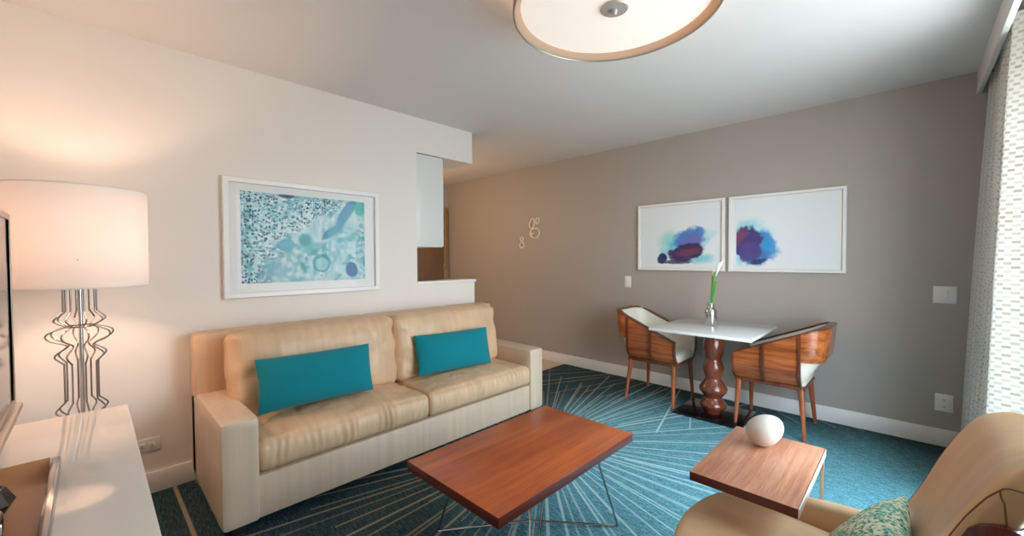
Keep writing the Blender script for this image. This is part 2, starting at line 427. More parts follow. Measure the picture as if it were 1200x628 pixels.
# hall door with casing and hinges, on the far hall wall
bm = bmesh.new()
box(bm, -2.46, -2.425, -1.05, -.12, .005, 2.1, bev=.004)
dr = struct(finish('door_1', bm, DOORWOOD))
bm = bmesh.new()
for y0, y1 in ((-.12, -.02), (-1.15, -1.05)): box(bm, -2.46, -2.42, y0, y1, 0, 2.2, bev=.004)
box(bm, -2.46, -2.42, -1.05, -.12, 2.1, 2.2, bev=.004)
finish('door_frame', bm, mottled('tan door casing', (150, 116, 82), .4, .05), dr)
bm = bmesh.new(); tube(bm, [(-2.425, -.95, 1.22), (-2.38, -.95, 1.22), (-2.38, -.84, 1.22)], .01); lathe(bm, [(.025, -.004), (.025, .004)], 16, (-2.42, -.95, 1.22))
finish('handle', bm, NICKEL, dr)
for z in (.3, 1.22, 1.9):
    finish('hinge', BX(-2.428, -2.415, -.135, -.10, z-.05, z+.05, bev=.003), NICKEL, dr)

# ------------------------------------------------------------------ kitchenette behind the half wall
t = thing('wall_cabinet', 'white wall cabinet hanging under the bulkhead over the pass-through', 'cabinet', (-.008, -2.19, 1.46))
finish('body', BX(-2.30, 0, .002, .285, 0, .828, bev=.003), CAB, t)
for k in range(4):
    d = finish('door', BX(-2.28+k*.57, -2.28+k*.57+.56, .286, .304, .01, .818, bev=.003), CAB, t)
    finish('handle', tube(bmesh.new(), [(-2.24+k*.57, .304, .06), (-2.24+k*.57, .325, .06), (-2.24+k*.57, .325, .2), (-2.24+k*.57, .304, .2)], .005), NICKEL, d)
t = thing('base_cabinet', 'white kitchen base cabinet behind the half wall', 'cabinet', (-.13, -2.19, 0))
finish('body', BX(-2.2, 0, .002, .58, .08, .88, bev=.003), CAB, t)
finish('plinth', BX(-2.2, 0, .04, .52, 0, .08), BLACK, t)
for k in range(4):
    d = finish('door', BX(-2.19+k*.55, -2.19+k*.55+.53, .581, .60, .1, .87, bev=.003), CAB, t)
    finish('handle', tube(bmesh.new(), [(-1.75+k*.55, .60, .7), (-1.75+k*.55, .62, .7), (-1.75+k*.55, .62, .82), (-1.75+k*.55, .60, .82)], .005), NICKEL, d)
tag(finish('countertop', BX(-2.33, -.13, -2.188, -1.57, .88, .92, bev=.004), QUARTZ), 'white quartz countertop lying on the kitchen base cabinet', 'countertop')

# ------------------------------------------------------------------ sofa
SL = 2.34
t = thing('sofa', 'long tan leather two-cushion sofa with square arms against the white wall', 'sofa', (.03, -2.64, 0))
bm = BX(.06, .80, -1.02, 1.02, .055, .272, bev=.012)
finish('base', bm, LEATH_F, t)
def arm_f(p, q):
    p = p.copy(); p.x += .004*math.sin(q.z*5+q.y*3)*(abs(q.x) > .9); return p
for s in (-1, 1):
    bm = soft_box(.80, .165, .52, .022, (14, 6, 12)); move(bm, (.42, s*(SL/2-.0825), .055+.26))
    finish('arm', bm, LEATH_F, t)
def back_f(p, q):
    p = p.copy(); p.x -= (p.z+.42)*.10*(q.x > 0)*.5; return p
finish('back', move(soft_box(.20, SL, .865, .03, (6, 24, 10), back_f), (.105, 0, .055+.4325)), LEATH, t)
def wr(p, amp, seed, sc=(1, 1, 1)):
    return amp*noise.noise(Vector((p.x*sc[0]+seed, p.y*sc[1], p.z*sc[2])))
def crease(p, amp, seed):
    n_ = noise.noise(Vector((p.x*7+seed, p.y*5+seed, p.z*7)))+.4*noise.noise(Vector((p.x*15, p.y*11+seed, p.z*15)))
    return amp*max(0, 1-abs(n_)*4.5)
for i, s in enumerate((-1, 1)):
    def sf(p, q, i=i):
        p = p.copy()
        if q.z > .0: p.z += .045*(1-abs(q.x)**2.2)*(1-abs(q.y)**2.5)*max(0, q.z) + wr(p, .008, 3+i*7, (5, 9, 3)) - crease(p, .007, 5+i)*(1-abs(q.x)**4)
        if q.x > .8:                                               # gathers along the front band
            fold = math.sin(p.y*150+3.0*noise.noise(Vector((p.y*9, p.z*10, i*3.1))))*(.35+noise.noise(Vector((p.y*8, p.z*3, 9+i))))
            p.x += .020*(1-q.z*q.z) + .0075*fold*(1-abs(q.y)**6)
        p.y += .006*(abs(q.y) > .9)*math.sin(q.x*6)*(1-abs(q.z))
        return p
    bm = soft_box(.66, 1.008, .165, .035, (40, 150, 10), sf)
    finish('seat_cushion', move(bm, (.475, s*.507, .277+.0825)), LEATH, t)
for i, s in enumerate((-1, 1)):
    def bf(p, q, i=i):
        p = p.copy()
        e = (1-abs(q.y)**3)*(1-abs(q.z)**3)
        if q.x > 0: p.x += .055*e + wr(p, .014, 11+i*5, (4, 6, 6)) - crease(p, .009, 2+i)*(.35+.65*max(abs(q.y), abs(q.z))**2)
        p.z += .014*(1-abs(q.y)**2)*(q.z > .5) + wr(p, .008, 4+i*5, (3, 7, 3))*(q.z > .3)
        k = max(0, abs(q.y)-.75)/.25
        p.x += .006*k*math.sin(p.z*38+i)*(q.x > 0)
        p.y += .003*k*math.sin(p.z*30+2*i)*(1 if q.y > 0 else -1)
        return p
    bm = soft_box(.19, 1.03 if i else 1.04, .50, .055, (10, 80, 50), bf)
    bmesh.ops.transform(bm, matrix=Matrix.Translation((.315, s*.512-.012, .675)) @ RY(-.16), verts=bm.verts)
    finish('back_cushion', bm, LEATH, t)
for x in (.10, .74):
    for s in (-1, 1):
        finish('foot', BX(x-.03, x+.03, s*1.09-.03, s*1.09+.03, 0, .056, bev=.004), FOOT, t)

def pillow(w, h, T, n=28, pinch=.03):
    bm = bmesh.new()
    for sd in (1, -1):
        def P(u, v, sd=sd):
            a, b = math.sin((-1+2*u)*PI/2), math.sin((-1+2*v)*PI/2)
            k = max(0, (1-abs(a)**2.6)*(1-abs(b)**2.6))**.5
            x = a*w/2*(1-pinch*(1-b*b)*abs(a)**3); z = b*h/2*(1-pinch*(1-a*a)*abs(b)**3)
            y = sd*(T/2*k + .0005)
            y += .006*noise.noise(Vector((x*9, z*9, sd*3.)))*k
            return Vector((x, y, z))
        grid(bm, P, n, n)
    # close the welt
    bmesh.ops.remove_doubles(bm, verts=bm.verts, dist=.0015)
    return bm
def place_pillow(name, label, w, h, T, mat, loc, R):
    bm = pillow(w, h, T)
    o = finish(name, bm, mat, None, 70); o.location = loc; o.rotation_euler = R.to_euler(); return o
Rs = RZ(PI/2) @ RX(-.20)
p = place_pillow('throw_pillow', 'teal lumbar pillow on the sofa half nearer the lamp', .655, .30, .165, TEAL, (.585, -3.265, .646), RZ(PI/2-.06) @ RX(-.22))
tag(p, 'teal rectangular lumbar pillow on the sofa cushion nearer the table lamp', 'pillow', 'teal pillows on the sofa')
p = place_pillow('throw_pillow', '', .655, .30, .155, TEAL, (.565, -2.220, .629), RZ(PI/2-.14) @ RX(-.24))
tag(p, 'teal rectangular lumbar pillow on the sofa cushion nearer the dining table', 'pillow', 'teal pillows on the sofa')

# ------------------------------------------------------------------ pictures
def picture(name, label, w, h, loc, rz, fw, mat_w, printmat, pw, ph, pc=(0, 0), depth=.03, group=None, lip=.006):
    t = thing(name, label, 'picture', loc, rz, group)
    bm = bmesh.new()
    prof = [(0, 0), (0, -depth+.004), (.004, -depth), (fw-.004, -depth), (fw, -depth+lip), (fw, -.006), (fw, 0)]
    rings = []
    for (o_, y) in prof:
        x, z = w/2-o_, h/2-o_
        rings.append([bm.verts.new(c) for c in ((-x, y, -z), (x, y, -z), (x, y, z), (-x, y, z))])
    for k in range(len(rings)):
        a, b = rings[k], rings[(k+1) % len(rings)]
        for i in range(4): bm.faces.new((a[i], a[(i+1) % 4], b[(i+1) % 4], b[i]))
    finish('frame', bm, FRAMEW, t, 25)
    finish('mat_board', BX(-w/2+fw, w/2-fw, -.012, -.004, -h/2+fw, h/2-fw), PAPER, t)
    finish('print', BX(pc[0]-pw/2, pc[0]+pw/2, -.0135, -.012, pc[1]-ph/2, pc[1]+ph/2), printmat, t)
    finish('glass', BX(-w/2+fw, w/2-fw, -.0195, -.0175, -h/2+fw, h/2-fw), ARGLASS, t)
    return t
picture('framed_picture', 'white framed aqua speckled abstract print above the sofa', 1.062, .785, (0, -3.098, 1.4935), PI/2, .035, .07, AQUA, .846, .61, (-.008, .005), depth=.036)
picture('framed_picture', 'white framed plum and aqua blot print nearer the wall switch, its blot low at right', .879, .6965, (1.4355, 0, 1.569), 0, .026, .0, W1, .80, .615, depth=.034, group='pair of framed prints over the dining table')
picture('framed_picture', 'white framed plum and blue blot print nearer the curtain, its blot low at left', .863, .6965, (2.342, 0, 1.569), 0, .026, .0, W2, .735, .615, (0, 0), depth=.034, group='pair of framed prints over the dining table')

# ------------------------------------------------------------------ wall rings
def ring(label, cx, cz, w, h, ang, pt, r=.008):
    bm = bmesh.new(); pts = []
    for k in range(28):
        a = 2*PI*k/28
        x = w/2*math.cos(a)*(1-pt*math.sin(a)); z = h/2*math.sin(a)
        pts.append((x*math.cos(ang)-z*math.sin(ang), 0, x*math.sin(ang)+z*math.cos(ang)))
    tube(bm, pts, r, 8, True)
    o = finish('wall_ring', bm, CREAM, None, 80); o.location = (cx, -r, cz)
    tag(o, label, 'wall ornament', 'cream ring ornaments on the taupe wall')
    return o
def wr_pos(zx, zy):                       # point on the taupe wall from the ornament layout grid
    return (-.52+(zx-397)*.001107*1.0, 1.765-(zy-283)*.00101)
def rg(label, zx, zy, w, h, ang, pt=.2, r=.008): r *= 1.2; ring(label, *wr_pos(zx, zy), w*.00107, h*.00098, ang, pt, r)
rg('tall teardrop cream ring, upper in the larger wall group', 355, 220, 78, 140, -.25, .22, .0085)
rg('small oval cream ring beside the tall teardrop ring', 440, 195, 52, 82, -.25, -.2, .007)
rg('wide round cream ring below the teardrop ring', 400, 355, 155, 135, .1, -.12, .0085)
rg('tiny cream dot nested at one side of the wide ring', 345, 365, 34, 26, 0, 0, .008)
rg('smallest cream ring, topmost of the lower separate pair', 180, 422, 50, 52, -.2, .1, .007)
rg('small oval cream ring, lowest of the wall ornaments', 185, 505, 74, 82, -.45, .2, .008)

# ------------------------------------------------------------------ switches and outlets
def plate(name, label, loc, rz, w, h, kind, cat):
    t = thing(name, label, cat, loc, rz)
    finish('cover_plate', BX(-w/2, w/2, -.007, 0, -h/2, h/2, bev=.003), SWITCH, t)
    if kind == 'switch': finish('rocker', BX(-.017, .017, -.011, -.006, -.033, .033, bev=.002), SWITCH, t)
    else:
        horiz = w > h
        for s in (-1, 1):
            bm = bmesh.new()
            x0, z0 = (s*.022, 0) if horiz else (0, s*.022)
            b = finish('socket', BX(x0-.014, x0+.014, -.010, -.006, z0-.014, z0+.014, bev=.003), SWITCH, t)
            bm = bmesh.new()
            for d in (-.005, .005):
                if horiz: box(bm, x0-.004, x0+.005, -.0108, -.0098, z0+d-.0012, z0+d+.0012)
                else: box(bm, x0+d-.0012, x0+d+.0012, -.0108, -.0098, z0-.003, z0+.006)
            box(bm, x0-.002, x0+.002, -.0108, -.0098, z0-.010, z0-.006)
            finish('slot', bm, SLOT, b)
plate('light_switch', 'white wall switch left of the framed prints', (.863, 0, 1.085), 0, .078, .125, 'switch', 'switch')
plate('light_switch', 'wider white wall switch beside the curtain', (3.318, 0, 1.08), 0, .118, .122, 'switch', 'switch')
plate('power_outlet', 'white power outlet low on the taupe wall beside the curtain', (3.324, 0, .312), 0, .092, .125, 'outlet', 'outlet')
plate('power_outlet', 'white outlet low on the wall between console and sofa', (0, -4.01, .285), PI/2, .12, .075, 'outlet', 'outlet')

# ------------------------------------------------------------------ dining table
t = thing('dining_table', 'white topped square dining table on a turned wooden pedestal', 'table', (1.938, -.50, 0))
finish('table_top', BX(-.39, .39, -.408, .406, .735, .76, bev=.004), QUARTZ, t)
prof = [(.0, .02), (.062, .02), (.070, .035), (.088, .06), (.105, .085), (.107, .10), (.092, .12), (.070, .145), (.066, .155), (.080, .175), (.103, .205), (.112, .225), (.108, .245), (.088, .275), (.066, .305), (.060, .32),
        (.066, .335), (.076, .365), (.082, .40), (.081, .43), (.070, .465), (.060, .485), (.066, .50), (.080, .535), (.086, .575), (.085, .61), (.078, .65), (.066, .69), (.056, .715), (.056, .735)]
finish('pedestal', lathe(bmesh.new(), prof, 20), MAHOG, t, 50)
finish('base_plate', BX(-.27, .27, -.20, .27, .0, .02, bev=.004), BLACKG, t)

# vase and flower on the table
t = thing('bud_vase', 'small silver bottle vase standing on the white dining table', 'vase', (1.893, -.435, .76))
finish('body', lathe(bmesh.new(), [(0, 0), (.046, 0), (.050, .008), (.050, .11), (.047, .135), (.030, .158), (.026, .172), (.031, .195), (.033, .20), (.027, .198), (.022, .172), (.0, .16)], 32), CHROME, t)
t = thing('calla_lily', 'white calla lily with green stems in the silver vase', 'flower', (1.893, -.435, .93))
for k, (dx, dy, hh) in enumerate(((.030, 0, .30), (.012, .01, .27), (.045, -.005, .22))):
    pts = [(0+.004*k, 0, -.06)]+[(dx*(s/6)**1.3, dy*(s/6), -.06+(hh+.06)*s/6) for s in range(1, 7)]
    finish('stem', tube(bmesh.new(), pts, .0075, 8), GREEN, t)
def lily(u, v):
    a = 2*PI*u; r = .004+.030*v**1.8*(1+.45*math.cos(a))
    return Vector((.040+.045*v*.6+r*math.cos(a), r*math.sin(a), .26+.105*v+.035*v*v*math.cos(a)))
bm = bmesh.new(); grid(bm, lily, 24, 10); finish('petal', bm, PETAL, t, 80)
def bud(u, v):
    a = 2*PI*u; r = .012*math.sin(PI*min(1, v*.95+.05))*(1-.5*v)+.001
    return Vector((.012+.016*v+r*math.cos(a), .01+r*math.sin(a), .25+.12*v))
bm = bmesh.new(); grid(bm, bud, 16, 8); finish('bud', bm, PETAL, t, 80)

# ------------------------------------------------------------------ dining chairs (facing local +x)
XF, XB, YW, RC = .258, -.33, .257, .13
def uplan(s, inset=0.):
    """s 0..1 around the U from the +y front corner over the back to the -y front corner"""
    xf, xb, yw, rc = XF, XB+inset, YW-inset, max(.04, RC-inset)
    L1 = xf-(xb+rc); L2 = PI/2*rc; L3 = 2*(yw-rc); T = 2*L1+2*L2+L3; d = s*T
    if d <= L1: return Vector((xf-d, yw, 0)), Vector((0, 1, 0))
    d -= L1
    if d <= L2:
        a = d/rc; return Vector((xb+rc-rc*math.sin(a), yw-rc+rc*math.cos(a), 0)), Vector((-math.sin(a), math.cos(a), 0))
    d -= L2
    if d <= L3: return Vector((xb, yw-rc-d, 0)), Vector((-1, 0, 0))
    d -= L3
    if d <= L2:
        a = d/rc; return Vector((xb+rc-rc*math.cos(a), -(yw-rc)-rc*math.sin(a), 0)), Vector((-math.cos(a), -math.sin(a), 0))
    d -= L2
    return Vector((xb+rc+d, -yw, 0)), Vector((0, -1, 0))
def rimz(x): return .588+(XF-x)/(XF-XB)*.252
def shell_pt(s, z, off):
    p, n = uplan(s)
    zr = rimz(p.x)
    # tuck in towards the seat, lean out towards the rim
    k = max(0, min(1, (.53-z)/.145)); tuck = .078*k**2.4
    back = max(0, -n.x)
    tuck += back*max(0, (.62-z))*.42
    lean = back*(z-.62)*.10
    q = p-n*(tuck-lean-off)
    return Vector((q.x, q.y, z))
def shell(s0, s1, zlo, zhi, o0, o1, nu=24, nv=12):
    """a curved sheet between offsets o0 and o1; zlo/zhi are functions of the plan x"""
    bm = bmesh.new(); ra = []
    for i in range(nu+1):
        s = s0+(s1-s0)*i/nu; x = uplan(s)[0].x; a, b = zlo(x, s), zhi(x, s); col = []
        for o in (o0, o1): col.append([bm.verts.new(shell_pt(s, a+(b-a)*j/nv, o)) for j in range(nv+1)])
        ra.append(col)
    for i in range(nu):
        for k in (0, 1):
            for j in range(nv): bm.faces.new((ra[i][k][j], ra[i+1][k][j], ra[i+1][k][j+1], ra[i][k][j+1]))
        for j in (0, nv): bm.faces.new((ra[i][0][j], ra[i+1][0][j], ra[i+1][1][j], ra[i][1][j]))
    for i in (0, nu):
        for j in range(nv): bm.faces.new((ra[i][0][j], ra[i][0][j+1], ra[i][1][j+1], ra[i][1][j]))
    return bm
def sfind(x):                       # arc parameter on the +y side where plan x is reached
    L1 = XF-(XB+RC); T = 2*L1+PI*RC+2*(YW-RC); return (XF-x)/T
SP = sfind(-.195); SM = sfind(.035)
def make_chair(label, loc, rz):
    t = thing('dining_chair', label, 'chair', loc, rz, 'dining chairs at the white table')
    # upholstered tub inside
    finish('lining', shell(.004, .996, lambda x, s: .392, lambda x, s: rimz(x)-.006, -.032, -.004, 60, 12), UPH, t, 60)
    for s0, s1 in ((0, SP), (1-SP, 1)):
        pn = finish('side_panel', shell(s0, s1, lambda x, s: .385, lambda x, s: rimz(x), -.003, .013, 20, 14), VENEER, t, 50)
        sm = SM if s0 == 0 else 1-SM; d = .0055
        finish('rib', shell(sm-d, sm+d, lambda x, s: .38, lambda x, s: rimz(x)+.002, .010, .032, 3, 14), VEN_EDGE, pn, 50)
        sr = SP if s0 == 0 else 1-SP
        finish('edge_strip', shell(sr-.006, sr+.006, lambda x, s: .385, lambda x, s: rimz(x)+.002, -.004, .024, 3, 14), VEN_EDGE, pn, 50)
        sf_ = .005 if s0 == 0 else .995
        finish('edge_strip', shell(sf_-.005, sf_+.005, lambda x, s: .385, lambda x, s: rimz(x)+.002, -.020, .015, 3, 14), VEN_EDGE, pn, 50)
    finish('back_band', shell(SP+.004, 1-SP-.004, lambda x, s: .585-.02*max(0, uplan(s)[1].x*-1)*0, lambda x, s: rimz(x)+.001, .002, .018, 44, 8), VENEER, t, 60)
    # rim strip
    finish('rim', shell(.0, 1, lambda x, s: rimz(x)-.002, lambda x, s: rimz(x)+.010, -.030, .016, 70, 2), VEN_EDGE, t, 60)
    def seat(p, q):
        p = p.copy()
        if q.z > 0: p.z += .016*(1-abs(q.x)**3)*(1-abs(q.y)**3)
        return p
    finish('seat', move(soft_box(.475, .40, .085, .03, (18, 18, 6), seat), (.012, 0, .425)), UPH, t, 60)
    finish('seat_frame', BX(-.225, .25, -.205, .205, .362, .390, bev=.006), VEN_EDGE, t)
    for sx, sy in ((1, 1), (1, -1), (-1, 1), (-1, -1)):
        bm = bmesh.new(); x0, y0 = (.222 if sx > 0 else -.196), .185*sy; x1, y1 = (.236 if sx > 0 else -.228), .232*sy
        rings = []
        for k in range(7):
            f = k/6; z = .372*(1-f); x = x0+(x1-x0)*f; y = y0+(y1-y0)*f; r = .020-.009*f
            rings.append([bm.verts.new((x+r*a, y+r*b, z)) for a, b in ((-1, -.6), (-.6, -1), (.6, -1), (1, -.6), (1, .6), (.6, 1), (-.6, 1), (-1, .6))])
        for a, b in zip(rings, rings[1:]):
            for i in range(8): bm.faces.new((a[i], a[(i+1) % 8], b[(i+1) % 8], b[i]))
        bm.faces.new(rings[0]); bm.faces.new(rings[-1])
        finish('leg', bm, LEGWOOD, t, 50)
    return t
def copy_tree(o, parent=None):
    c = o.copy(); COL.objects.link(c)
    if parent: c.parent = parent
    for ch in list(o.children): copy_tree(ch, c)
    return c
ch = make_chair('wooden tub dining chair with ivory lining showing, nearer the sofa', (1.395, -.365, 0), 0)
c2 = copy_tree(ch); c2.location = (2.375, -.365, 0); c2.rotation_euler = (0, 0, PI)
c2['label'] = 'wooden tub dining chair with its curved back to the curtain side'

# ------------------------------------------------------------------ coffee table
t = thing('coffee_table', 'low cherry wood coffee table on thin chrome wire legs', 'table', (1.796, -2.716, 0))
bm = BX(-.303, .303, -.496, .496, .377, .42, bev=.003)
top = finish('table_top', bm, CHERRY, t)
top.data.materials.append(CHERRY_E)
for p_ in top.data.polygons:
    if abs(p_.normal.z) < .5: p_.material_index = 1
hub = (.01, .0, .05)
for sx in (-1, 1):
    for sy in (-1, 1):
        ft = (sx*.31, sy*.325, .006)
        finish('leg', tube(bmesh.new(), [(sx*.27, sy*.20, .378), ft], .005, 8), DARKCH, t)
        finish('stretcher', tube(bmesh.new(), [ft, hub], .0055, 8), CHROME, t)

# ------------------------------------------------------------------ side table
t = thing('side_table', 'small walnut side table on chrome bars reaching over the lounge chair seat', 'table', (2.747, -2.44, 0))
top = finish('table_top', BX(-.165, .161, -.277, .279, .548, .58, bev=.002), WALNUT, t)
top.data.materials.append(WALNUT_E)
for p_ in top.data.polygons:
    if abs(p_.normal.z) < .5: p_.material_index = 1
finish('top_rail', BX(.1615, .1645, -.275, .279, .549, .579, bev=.001), SATIN, t)
for x in (-.157, .155):
    finish('leg', BX(x-.007, x+.007, .250, .274, .012, .549, bev=.002), CHROME, t)
bm = bmesh.new()
for x in (-.157, .155): box(bm, x-.007, x+.007, -.22, .274, 0, .012, bev=.002)
box(bm, -.150, .148, .250, .274, 0, .012, bev=.002)
finish('base', bm, CHROME, t)
# egg ornament
bm = bmesh.new(); bmesh.ops.create_uvsphere(bm, u_segments=40, v_segments=24, radius=1)
for v in bm.verts:
    z = v.co.z; k = 1-.10*z
    v.co = Vector((v.co.x*.058*k, v.co.y*.058*k, z*.074))
bmesh.ops.transform(bm, matrix=RZ(.75) @ RY(1.05), verts=bm.verts)
mn = min(v.co.z for v in bm.verts)
o = finish('egg_ornament', bm, EGG, None, 80); o.location = (2.726, -2.298, .58-mn)
tag(o, 'cream ceramic egg ornament resting on the walnut side table', 'ornament')

# ------------------------------------------------------------------ lounge chair (faces the sofa)
LC = (2.95, -2.72)
t = thing('lounge_chair', 'tan leather lounge chair with a curved rosewood shell and reclined back', 'armchair', (LC[0], LC[1], 0))
def axis(u):                        # centre line of the back's front face, x offset and height
    pts = [(.02, .36), (.105, .48), (.167, .585), (.212, .68), (.249, .775), (.288, .86), (.332, .93), (.395, .982)]
    f = u*(len(pts)-1); i = min(int(f), len(pts)-2); f -= i
    p0 = pts[max(0, i-1)]; p1 = pts[i]; p2 = pts[i+1]; p3 = pts[min(len(pts)-1, i+2)]
    def cr(a, b, c, d): return .5*(2*b+(c-a)*f+(2*a-5*b+4*c-d)*f*f+(3*b-a-3*c+d)*f**3)
    return cr(p0[0], p1[0], p2[0], p3[0]), cr(p0[1], p1[1], p2[1], p3[1])
NR = 48
def back_ring(u, grow=0.):
    x, z = axis(u); x2, z2 = axis(min(1, u+.02)); x1, z1 = axis(max(0, u-.02))
    tx, tz = x2-x1, z2-z1; l = math.hypot(tx, tz); tx, tz = tx/l, tz/l
    nx, nz = tz, -tx                                 # rearward normal
    cap = max(0, 1-(max(0, u-.80)/.20)**2.2)**.5
    cw = max(0, 1-(max(0, u-.66)/.34)**2.3)**.5
    w = .25*(.34+.66*cw)+grow; thf = .085+.035*(1-u); th = thf*(.25+.75*cap)+grow; sh = (thf-th+grow)*.5
    out = []
    for k in range(NR):
        a = 2*PI*k/NR; ca, sa = math.cos(a), math.sin(a); e = .42
        yy = w*math.copysign(abs(ca)**e, ca); nn = th/2*(1+math.copysign(abs(sa)**.6, sa))-grow/2+sh
        c_ = (yy/w)**2
        wing = .030*(1-min(1, c_))*(1 if sa < .1 else .3)     # hollowed between the wings
        n_ = nn+wing
        out.append(Vector((x+nx*n_, yy, z+nz*n_)))
    return out
bm = bmesh.new(); rings = [[bm.verts.new(p) for p in back_ring(u/40)] for u in range(41)]
for a, b in zip(rings, rings[1:]):
    for k in range(NR): bm.faces.new((a[k], a[(k+1) % NR], b[(k+1) % NR], b[k]))
bm.faces.new(rings[0]); bm.faces.new(rings[-1])
bk = finish('back', bm, LOUNGE, t, 80)
# seams along both sides of the back
def seam(path):
    out = []
    for (u0, k0), (u1, k1) in zip(path, path[1:]):
        for j in range(6):
            f = j/6; u = u0+(u1-u0)*f; k = k0+(k1-k0)*f; i0 = math.floor(k); fr = k-i0; r_ = back_ring(u, .0012)
            out.append(r_[i0 % NR].lerp(r_[(i0+1) % NR], fr))
    return out
for s in (1, -1):
    fl = (lambda k: k) if s < 0 else (lambda k: NR//2-k)
    p1 = [(.08, fl(28.5)), (.3, fl(28.5)), (.5, fl(28.5)), (.64, fl(28.3)), (.74, fl(27.5)), (.80, fl(26)), (.83, fl(24)), (.845, fl(21))]
    p2 = [(.79, fl(26.4)), (.76, fl(24.5)), (.70, fl(23)), (.63, fl(22.5)), (.58, fl(23.2)), (.55, fl(24.5))]
    for p_ in (p1, p2): finish('piping', tube(bmesh.new(), seam(p_), .0015, 6), PIPING, bk, 80)
# rosewood shell hugging the rear and the lower sides
def wood_top(k):
    a = 2*PI*k/NR; ca, sa = math.cos(a), math.sin(a)
    return .70 if sa > .1 else .70-.22*max(0, (.1-sa))**1.1
bm = bmesh.new(); cols = []
ks = list(range(-2, NR//2+3))
for k in ks:
    ut = max(.08, wood_top(k)); col = []
    for g_ in (.003, .013):
        col.append([bm.verts.new(back_ring(ut*j/16, g_)[k % NR]) for j in range(17)])
    cols.append(col)
for c0, c1 in zip(cols, cols[1:]):
    for q in (0, 1):
        for j in range(16): bm.faces.new((c0[q][j], c1[q][j], c1[q][j+1], c0[q][j+1]))
    for j in (0, 16): bm.faces.new((c0[0][j], c1[0][j], c1[1][j], c0[1][j]))
for c0 in (cols[0], cols[-1]):
    for j in range(16): bm.faces.new((c0[0][j], c0[0][j+1], c0[1][j+1], c0[1][j]))
finish('shell', bm, SHELLWOOD, t, 60)
# seat cushion
def seatf(p, q):
    p = p.copy()
    front = max(0, -q.x); p.x -= .05*(1-q.y*q.y)*front
    sh = 1-.10*front**2; p.y *= sh
    if q.z > 0: p.z += .010*(1-abs(q.x)**3)*(1-abs(q.y)**3)
    p.z -= .05*(q.x+1)*.5*0.6
    return p
finish('seat', move(soft_box(.56, .50, .13, .032, (22, 22, 8), seatf), (-.055, 0, .375)), LOUNGE, t, 80)
# arms: thin padded wings
for s in (1, -1):
    def armf(p, q, s=s):
        p = p.copy(); u = (q.x+1)/2                  # 0 front, 1 rear
        top = .145+.055*u-.09*max(0, .25-u)*4*.5
        zz = (p.z+.125)/.25
        p.z = .26+zz*(top+.05)
        p.y += s*(.02*zz-.03*(1-u)*0)-s*.03*max(0, u-.7)
        return p
    bm = soft_box(.50, .062, .25, .024, (24, 8, 10), armf); move(bm, (-.09, s*.27, 0))
    finish('arm', bm, LOUNGE, t, 80)
# undercarriage
finish('column', lathe(bmesh.new(), [(.03, .03), (.03, .30)], 20), CHROME, t)
finish('seat_pan', BX(-.33, .18, -.22, .22, .285, .315, bev=.01), SHELLWOOD, t)
for k in range(4):
    a = PI/4+k*PI/2
    finish('star_foot', tube(bmesh.new(), [(0, 0, .05), (.30*math.cos(a), .30*math.sin(a), .014)], [.022, .013], 10), CHROME, t)
o = place_pillow('throw_pillow', '', .34, .32, .12, SPECK, (3.055, -2.765, .530), RZ(-PI/2) @ RX(-.58) @ RY(.03))
tag(o, 'green and cream leaf print pillow on the tan lounge chair', 'pillow')

# ------------------------------------------------------------------ console, TV, tray, lamp
t = thing('media_console', 'glossy white media console along the wall below the television', 'console', (1.62, -4.38, 0))
finish('top', BX(-.815, .80, -.26, .263, .715, .75, bev=.003), GLOSSW, t)
finish('body', BX(-.80, .785, -.255, .235, .08, .715, bev=.003), GLOSSW, t)
finish('plinth', BX(-.78, .765, -.24, .20, 0, .08), BLACK, t)
for k in range(3):
    d = finish('drawer', BX(-.795+k*.527, -.795+k*.527+.52, .236, .254, .09, .70, bev=.003), GLOSSW, t)
    finish('handle', tube(bmesh.new(), [(-.60+k*.527, .254, .62), (-.60+k*.527, .275, .62), (-.46+k*.527, .275, .62), (-.46+k*.527, .254, .62)], .005), NICKEL, d)
t = thing('television', 'black television with a silver bezel standing on the white console', 'television', (1.52, -4.44, .75))
bm = bmesh.new(); box(bm, -.52, .52, -.02, .032, .13, .745, bev=.006)
finish('housing', bm, BLACK, t)
bm = bmesh.new()
for a in ((-.535, -.515, -.022, .040, .115, .757), (.515, .535, -.022, .040, .115, .757), (-.515, .515, -.022, .040, .115, .137), (-.515, .515, -.022, .040, .737, .757)): box(bm, *a, bev=.003)
finish('bezel', bm, NICKEL, t)
finish('screen', BX(-.515, .515, .032, .035, .137, .737), BLACKG, t)
finish('lower_bar', BX(-.54, .54, .0, .055, .10, .122, bev=.006), NICKEL, t)
finish('stand', BX(-.24, .24, -.17, -.06, 0, .012, bev=.004), BLACKG, t)
finish('neck', BX(-.06, .06, -.10, -.019, .012, .30, bev=.004), BLACK, t)

t = thing('serving_tray', 'tan leather tray with silver side rails on the white console', 'tray', (1.70, -4.42, .75))
def tr_f(u, v):
    x = -.30+.62*u; y = -.055+.17*v
    up = .036*max(0, (.16-u)/.16)**1.5
    return Vector((x, y, .006+up))
bm = bmesh.new(); vs = grid(bm, tr_f, 40, 6)
r = bmesh.ops.solidify(bm, geom=bm.faces[:], thickness=.005)
finish('tray_base', bm, TRAYL, t, 60)
for y in (-.072, .117):
    finish('rail', BX(-.302, .33, y, y+.018, 0, .040, bev=.004), DARKCH, t)
